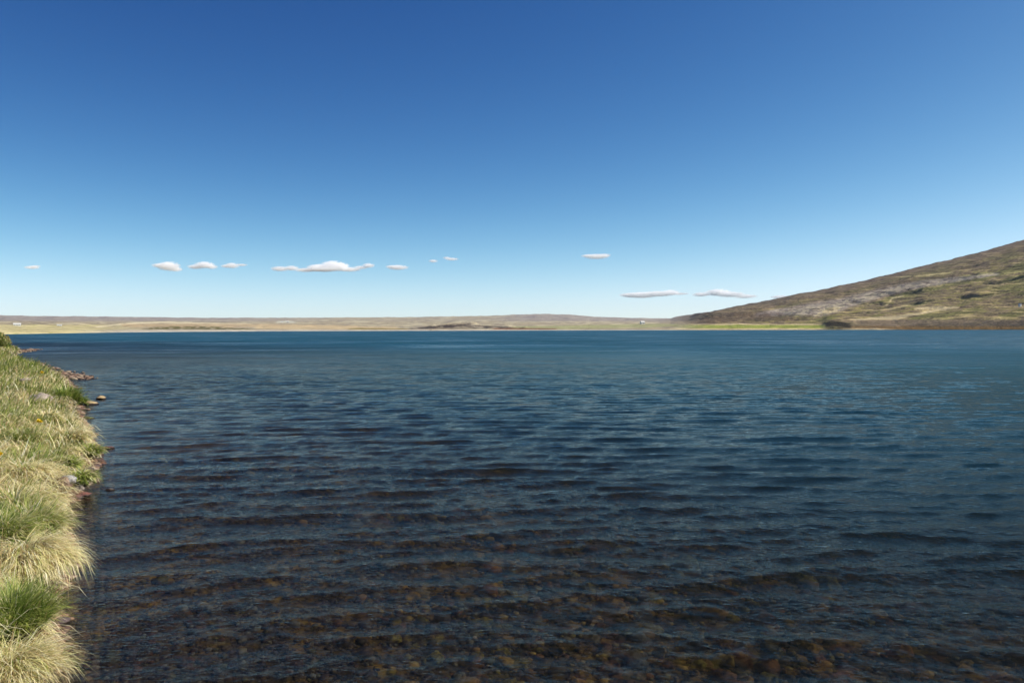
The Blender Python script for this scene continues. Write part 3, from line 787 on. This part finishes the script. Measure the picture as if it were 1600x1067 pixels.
def tussock(u, v, w_px, hgt, n, green, label, seed, droop=(0.4, 1.3), lean_side=0.0, z=None, wd=1.0, name='grass_tussock', cat='grass tussock', flat=0.5):
    q = G(u, v, 0.3)
    for _ in range(8):
        q = G(u, v, max(0.0, float(ground_z(q[:1], q[1:2])[0])) if z is None else z)
    d = math.hypot(q[0], q[1]); rad = 0.5 * w_px * d / F
    rg = np.random.default_rng(seed)
    rr_ = np.sqrt(rg.random(n)) * 0.8; a = rg.uniform(0, 6.28, n)
    x = rad * rr_ * np.cos(a); y = rad * rr_ * np.sin(a)
    z_ = hgt * flat * (1 - rr_ ** 2)
    out = a + rg.normal(0, 0.85, n)
    lean = 0.15 + rr_ * rg.uniform(0.5, 1.1, n) + 0.1
    loose = rg.random(n) < 0.3
    out = np.where(loose, rg.uniform(0, 6.28, n), out); lean = np.where(loose, rg.uniform(0.5, 1.5, n), lean)
    L = hgt * rg.uniform(0.4, 1.35, n) * (1 + 0.35 * np.sin(a * 5 + seed))
    dr_ = rg.uniform(droop[0], droop[1], n)
    # wind and slope comb the blades sideways towards the water
    ox, oy = np.cos(out) + lean_side, np.sin(out)
    out = np.arctan2(oy, ox)
    w_ = max(0.0048, 0.00085 * d) * wd * rg.uniform(0.8, 1.3, n)
    cl = blade_cols(n, np.full(n, green), rg)
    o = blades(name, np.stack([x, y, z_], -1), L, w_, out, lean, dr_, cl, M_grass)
    core_v, core_f = stone_shape(2, seed, 0.72 * rad, 0.72 * rad, hgt * flat * 0.9, 0.15, 1)
    core = link('root_mound', mesh_np('root_mound', core_v, core_f, 3), M_root, o)
    o.location = (q[0], q[1], q[2] - 0.02)
    props(o, label, cat, 'tussocks along the bank' if name == 'grass_tussock' else None)
    return o
m = N('root_mound')
M_root = m.done(m.ramp(m.noise(m.obj(), 14.0, 5, 0.7), [(0.3, (0.05, 0.035, 0.018)), (0.7, (0.14, 0.11, 0.045))]), 0.95)

tussock(12, 985, 110, 0.22, 5200, 0.93, 'deep green tussock lowest on the bank at the near corner', 301, (0.1, 0.8))
tussock(18, 1062, 100, 0.20, 3800, 0.12, 'pale straw tussock under the deep green one, nearest the camera', 302, (0.6, 1.5), 0.4)
tussock(42, 886, 96, 0.24, 4600, 0.10, 'straw tussock spilling its long dry blades over the lake', 303, (0.9, 1.9), 0.8)
tussock(44, 835, 84, 0.24, 4200, 0.62, 'mixed green tussock just above the spilling straw one', 304, (0.3, 1.2), 0.3)
tussock(-6, 850, 80, 0.24, 3200, 0.70, 'green tussock at the picture edge beside the mixed one', 305, (0.3, 1.1))
tussock(52, 795, 74, 0.20, 3200, 0.10, 'bleached straw tussock beside the waterline boulders', 306, (0.7, 1.6), 0.3)
tussock(20, 800, 60, 0.2, 2000, 0.45, 'half green half straw tussock left of the bleached one', 307, (0.4, 1.3))
tussock(104, 628, 34, 0.34, 1500, 0.97, 'dark green rush clump leaning over the water beside the pink boulder', 308, (0.1, 0.8), 0.2)
tussock(122, 632, 20, 0.22, 900, 0.95, 'small dark green clump right at the waterline beyond the rushes', 309, (0.2, 1.0), 0.3, z=0.03)
tussock(140, 710, 30, 0.16, 1500, 0.75, 'olive mossy clump jutting out where the bank bulges', 310, (0.4, 1.3), 0.3, z=0.12)
tussock(100, 732, 32, 0.16, 1500, 0.92, 'bright leafy green clump above the grey stone', 311, (0.5, 1.4), 0.0, wd=1.7)
tussock(128, 752, 26, 0.15, 1200, 0.75, 'olive clump beside the grey stone at the water', 312, (0.5, 1.4), 0.2, z=0.12, wd=1.4)
tussock(104, 690, 60, 0.22, 2000, 0.12, 'tall straw tussock on the bulge of the bank', 313, (0.5, 1.4), 0.4)
tussock(35, 745, 60, 0.2, 2000, 0.15, 'matted straw tussock in the middle of the bank', 314, (0.8, 1.7))
tussock(30, 690, 46, 0.2, 1400, 0.60, 'green tinged tussock behind the little pale stone', 315, (0.4, 1.2))
tussock(70, 660, 40, 0.22, 1300, 0.15, 'straw tussock in front of the pink boulder', 316, (0.6, 1.5))

# low willow scrub on the far rise of the bank
def shrub(u, v, w_px, hgt_px, label, seed, cols_):
    q = G(u, v, 1.0)
    for _ in range(10): q = G(u, v, max(0.0, float(ground_z(q[:1], q[1:2])[0])))
    d = math.hypot(q[0], q[1])
    if d > 140: q = q * (110 / d); q[2] = float(ground_z(q[:1], q[1:2])[0]); d = 110
    rad = 0.5 * w_px * d / F; hh = hgt_px * d / F
    rg = np.random.default_rng(seed); n = 900
    a = rg.uniform(0, 6.28, n); rr_ = rg.random(n) ** 0.5; k = rg.random(n)
    wob = 1 + 0.35 * np.sin(a * 3 + seed) 
    x = rad * rr_ * wob * np.cos(a); y = rad * rr_ * wob * np.sin(a); z_ = hh * k * np.sqrt(np.clip(1 - rr_ ** 2, 0.05, 1))
    cl = np.array(cols_)[rg.integers(0, len(cols_), n)] * rg.uniform(0.7, 1.3, n)[:, None]
    root = bpy.data.objects.new('willow_scrub', None); COL.objects.link(root); root.location = (q[0], q[1], q[2] - 0.05)
    props(root, label, 'shrub', 'scrub on the far end of the bank')
    blades('foliage', np.stack([x, y, z_], -1), np.full(n, hh * 0.28), np.full(n, hh * 0.13), rg.uniform(0, 6.28, n), rg.uniform(0, 1.6, n), rg.uniform(0, 1, n), cl, M_grass).parent = root
    n2 = 24; a = rg.uniform(0, 6.28, n2)
    blades('stem', np.zeros((n2, 3)), np.full(n2, hh * 0.95), np.full(n2, 0.05), a, np.full(n2, 0.3), np.full(n2, 0.5), np.tile([0.14, 0.09, 0.05], (n2, 1)), M_grass).parent = root
shrub(0, 535, 20, 15, 'yellowish green scrub at the far end of the bank, largest of three', 401, ((0.34, 0.24, 0.09), (0.22, 0.28, 0.07), (0.46, 0.40, 0.15), (0.50, 0.48, 0.20)))
shrub(-8, 541, 22, 18, 'green scrub bush at the picture edge below the yellowish one', 402, ((0.18, 0.24, 0.05), (0.30, 0.32, 0.09), (0.40, 0.38, 0.15)))
shrub(9, 541, 9, 8, 'small bright green scrub tuft on the shore at the far bend', 403, ((0.13, 0.20, 0.04), (0.2, 0.22, 0.06)))

# dandelions
def dandelion(u, v, px, label, seed, heads):
    q = G(u, v, 0.4)
    for _ in range(8): q = G(u, v, 0.14 + max(0.0, float(ground_z(q[:1], q[1:2])[0])))
    d = math.hypot(q[0], q[1]); s_ = max(0.012, px * d / F * 0.5)
    root = bpy.data.objects.new('dandelion', None); COL.objects.link(root)
    root.location = (q[0], q[1], q[2] - 0.14)
    props(root, label, 'flower', 'yellow flowers on the bank')
    rg = np.random.default_rng(seed)
    for k in range(heads):
        ox, oy, hz = rg.uniform(-1.3, 1.3) * s_ * (k > 0), rg.uniform(-1.3, 1.3) * s_ * (k > 0), 0.30 + rg.uniform(0, 0.03)
        blades('stem', np.array([[ox, oy, 0.0]]), np.array([hz]), np.array([0.006]), np.array([0.5]), np.array([0.02]), np.array([0.02]), np.array([[0.16, 0.2, 0.06]]), M_grass).parent = root
        n = 40; a = rg.uniform(0, 6.28, n)
        hd = blades('flower_head', np.zeros((n, 3)), np.full(n, s_), np.full(n, s_ * 0.5), a, rg.uniform(0.2, 1.9, n), rg.uniform(0, 0.4, n), np.tile([0.80, 0.60, 0.015], (n, 1)), M_grass)
        hd.parent = root; hd.location = (ox, oy, hz)
dandelion(60, 675, 9, 'yellow dandelion on the bank in front of the pink boulder', 501, 3)
dandelion(1, 733, 8, 'brightest yellow dandelion at the very edge of the picture', 502, 2)
dandelion(66, 590, 6, 'faint yellow dandelion far along the bank by the rubble spit', 503, 2)

# ------------------------------------------------------------------ clouds
m = N('cloud_vapour')
p = m.obj()
v3 = m.n('ShaderNodeVectorMath', operation='LENGTH', ins={0: p}).outputs[1]
nz = m.noise(p, 2.8, 7, 0.78)
inf = m.n('ShaderNodeObjectInfo').outputs['Random']
dn = m.math('SUBTRACT', m.math('ADD', m.math('MULTIPLY', nz, 3.0), -0.68), v3)
dn = m.n('ShaderNodeMapRange', ins={0: dn, 1: 0.0, 2: 0.35}).outputs[0]
pv = m.n('ShaderNodeVolumePrincipled', ins={'Color': (1, 1, 1, 1), 'Density': m.math('MULTIPLY', dn, 0.034), 'Anisotropy': 0.0})
m.t.links.new(pv.outputs[0], m.out.inputs['Volume'])
M_cloud = m.m
def cloud(puffs, label, dist=12300.0, seed=0):
    """puffs: (u, v, half width px, half height px) seen from the near bank"""
    u0, v0 = puffs[0][:2]
    root = bpy.data.objects.new('cloud', None); COL.objects.link(root)
    q0 = P(u0, v0, dist); root.location = q0
    props(root, label, 'cloud', 'small white clouds low over the hills')
    for i, (u, v, hw, hh) in enumerate(puffs):
        v_, f_ = stone_shape(3, 700 + seed * 11 + i, 1, 1, 1, 0.12, 0)
        o = link('puff', mesh_np('puff', v_, f_, 3), M_cloud, root)
        q = P(u, v, dist + random.uniform(-60, 60))
        k = dist / F
        o.location = tuple(np.array(q) - np.array(q0)); o.scale = (hw * k * 1.15, hw * k * 1.1, hh * k * 0.92)
        o.rotation_euler = (0, 0, -math.atan2(q[0], q[1]))
CL = [
    ([(264, 416, 15, 8), (252, 415, 12, 4), (275, 421, 9, 4)], 'bright round cloud leftmost of the low row'),
    ([(320, 414, 13, 6), (306, 417, 11, 4), (331, 417, 8, 4)], 'small tapering cloud, second of the low row from the left'),
    ([(363, 415, 10, 5), (354, 416, 8, 3), (378, 414, 8, 2)], 'tiny puff, third of the low row from the left'),
    ([(520, 415, 17, 9), (500, 418, 18, 6), (534, 416, 11, 7), (438, 420, 13, 4.5), (456, 419, 10, 4.5), (478, 422, 16, 3.5), (505, 421, 26, 4), (545, 421, 18, 4), (576, 415, 9, 4.5), (564, 418, 10, 3)], 'longest flat bottomed cloud with a bright hump in the middle'),
    ([(622, 418, 15, 4.5), (612, 417, 9, 3)], 'small lens of cloud just right of the longest one'),
    ([(677, 408, 7, 3)], 'faint speck of cloud above the middle of the far hills'),
    ([(706, 405, 10, 2.5), (698, 403, 6, 2)], 'thin wisp of cloud near the faint speck'),
    ([(933, 401, 18, 4.5), (920, 400, 11, 3), (945, 399, 9, 3)], 'single bow shaped cloud highest over the far hills'),
    ([(1003, 461, 26, 5.5), (985, 461, 16, 4), (1030, 459, 24, 5), (1048, 457, 13, 5), (1062, 459, 14, 2)], 'long low cloud left of the mountain foot'),
    ([(1122, 457, 18, 6.5), (1096, 460, 13, 4), (1142, 460, 20, 5), (1165, 463, 17, 3.5)], 'long low cloud closest to the mountain slope'),
    ([(1220, 464, 14, 3)], 'scrap of cloud peeping over the mountain shoulder'),
    ([(50, 418, 9, 2.5), (56, 416, 6, 1.5)], 'very faint cloud alone near the left end of the sky'),
]
for i, (pf, lab) in enumerate(CL): cloud(pf, lab, 12300.0, i)

# ------------------------------------------------------------------ far farm buildings
def flat_mat(name, c, rough=0.7, sc=0.8):
    m = N(name)
    return m.done(m.mix(0.5, c, m.ramp(m.noise(m.obj(), sc, 4, 0.6), [(0.3, tuple(x * 0.75 for x in c)), (0.7, c)])), rough)
M_white = flat_mat('white_render', (0.82, 0.82, 0.78)); M_redroof = flat_mat('red_iron_roof', (0.62, 0.36, 0.33)); M_greyroof = flat_mat('pale_iron_roof', (0.66, 0.66, 0.62))
M_glass = flat_mat('dark_window_glass', (0.03, 0.04, 0.05), 0.1); M_door = flat_mat('farm_door', (0.16, 0.08, 0.05))

def box_bm(bm, x0, x1, y0, y1, z0, z1):
    vs = [bm.verts.new(c) for c in ((x0, y0, z0), (x1, y0, z0), (x1, y1, z0), (x0, y1, z0), (x0, y0, z1), (x1, y0, z1), (x1, y1, z1), (x0, y1, z1))]
    for f in ((0, 3, 2, 1), (4, 5, 6, 7), (0, 1, 5, 4), (1, 2, 6, 5), (2, 3, 7, 6), (3, 0, 4, 7)): bm.faces.new([vs[i] for i in f])
def bm_link(name, bm, mat, parent):
    me = bpy.data.meshes.new(name); bm.normal_update(); bm.to_mesh(me); bm.free()
    return link(name, me, mat, parent)
FH_V = np.stack([us_.ravel(), vs_.ravel(), Xw.ravel(), Yw.ravel(), Zw.ravel(), q.ravel() if False else T.ravel()], -1)
def on_far_land(u, v):
    """nearest visible point of the far terrain to a picture position"""
    k = FH_V[:, 5] < 1.0
    A = FH_V[k]; d = (A[:, 0] - u) ** 2 + ((A[:, 1] - v) * 2) ** 2
    near = A[d < d.min() + 0.6]
    return near[np.argmin(np.hypot(near[:, 2], near[:, 3]))][2:5]
def farmhouse(u, v, w_px, h_px, roof, label, turn=0.0, windows=4, door=True, depth_=9.0):
    q = on_far_land(u, v); d = math.hypot(q[0], q[1])
    w = w_px * d / F; h = h_px * d / F * 0.62; rh = h_px * d / F * 0.40
    root = bpy.data.objects.new('farm_building', None); COL.objects.link(root)
    root.location = q; root.rotation_euler = (0, 0, -math.atan2(q[0], q[1]) + turn)
    props(root, label, 'building', 'farm buildings on the far shore')
    dp = min(depth_ * d / 1500.0 + 4, w * 0.7)
    bm = bmesh.new(); box_bm(bm, -w / 2, w / 2, -dp / 2, dp / 2, -4, h)
    for sx in (-1, 1):           # gable triangles
        vs = [bm.verts.new((sx * w / 2, -dp / 2, h)), bm.verts.new((sx * w / 2, dp / 2, h)), bm.verts.new((sx * w / 2, 0, h + rh * 0.96))]
        bm.faces.new(vs)
    bm_link('wall', bm, M_white, root)
    bm = bmesh.new(); o_ = 0.05 * w; th_ = 0.12 * rh + 0.2
    for sy in (-1, 1):
        pr = [(sx * (w / 2 + o_), sy * dp * 0.56, h - rh * 0.08 + dz) for dz in (0, th_) for sx in (-1, 1)] + [(sx * (w / 2 + o_), 0, h + rh + dz) for dz in (0, th_) for sx in (-1, 1)]
        vs = [bm.verts.new(c) for c in pr]
        for f in ((0, 1, 5, 4), (2, 6, 7, 3), (0, 2, 3, 1), (0, 4, 6, 2), (1, 3, 7, 5)): bm.faces.new([vs[i] for i in f])
    bm_link('roof', bm, roof, root)
    for i in range(windows):
        cx = (-0.5 + (i + 0.5) / windows) * w * 0.9
        if door and i == windows // 2: continue
        bm = bmesh.new(); box_bm(bm, cx - w * 0.035, cx + w * 0.035, -dp / 2 - 0.08, -dp / 2 + 0.1, h * 0.38, h * 0.72)
        bm_link('window', bm, M_glass, root)
    if door:
        bm = bmesh.new(); box_bm(bm, -w * 0.03 + w * 0.45 / windows, w * 0.03 + w * 0.45 / windows, -dp / 2 - 0.1, -dp / 2 + 0.1, 0, h * 0.7)
        bm_link('door', bm, M_door, root)
farmhouse(27.5, 508.8, 8.5, 3.2, M_greyroof, 'white farm building at the left end of the far shore, leftmost of three')
farmhouse(38.5, 509.3, 10, 2.6, M_greyroof, 'long low white farm shed beside the leftmost building')
farmhouse(73.5, 508.6, 8.5, 4.0, M_redroof, 'white farmhouse with a reddish roof standing apart on the left shore')
farmhouse(92, 509.3, 6, 1.6, M_greyroof, 'small pale shed just right of the red roofed house', windows=2, door=False)
farmhouse(1004.5, 506, 6.0, 4.2, M_greyroof, 'white farmhouse near the foot of the mountain', turn=0.5, windows=3)
farmhouse(441, 504, 3.5, 1.5, M_greyroof, 'tiny white farm high on the plateau, left of its twin', windows=2, door=False)
farmhouse(450, 503.4, 3.5, 1.5, M_greyroof, 'tiny white farm high on the plateau, right of its twin', windows=2, door=False)
farmhouse(1593, 479, 3.0, 3.6, M_greyroof, 'small white hut alone on the mountain slope', turn=-0.6, windows=2, door=False)

# ------------------------------------------------------------------ air
bm = bmesh.new()
box_bm(bm, -13600, 13600, -13600, 13600, -13.0, float(Zw.max()) + 25.0)
m = N('air')
hz = m.n('ShaderNodeVolumePrincipled', ins={'Color': (0.80, 0.88, 1.0, 1), 'Density': 0.000016, 'Anisotropy': 0.0})
m.t.links.new(hz.outputs[0], m.out.inputs['Volume'])
props(bm_link('haze', bm, m.m, None), kind='stuff')
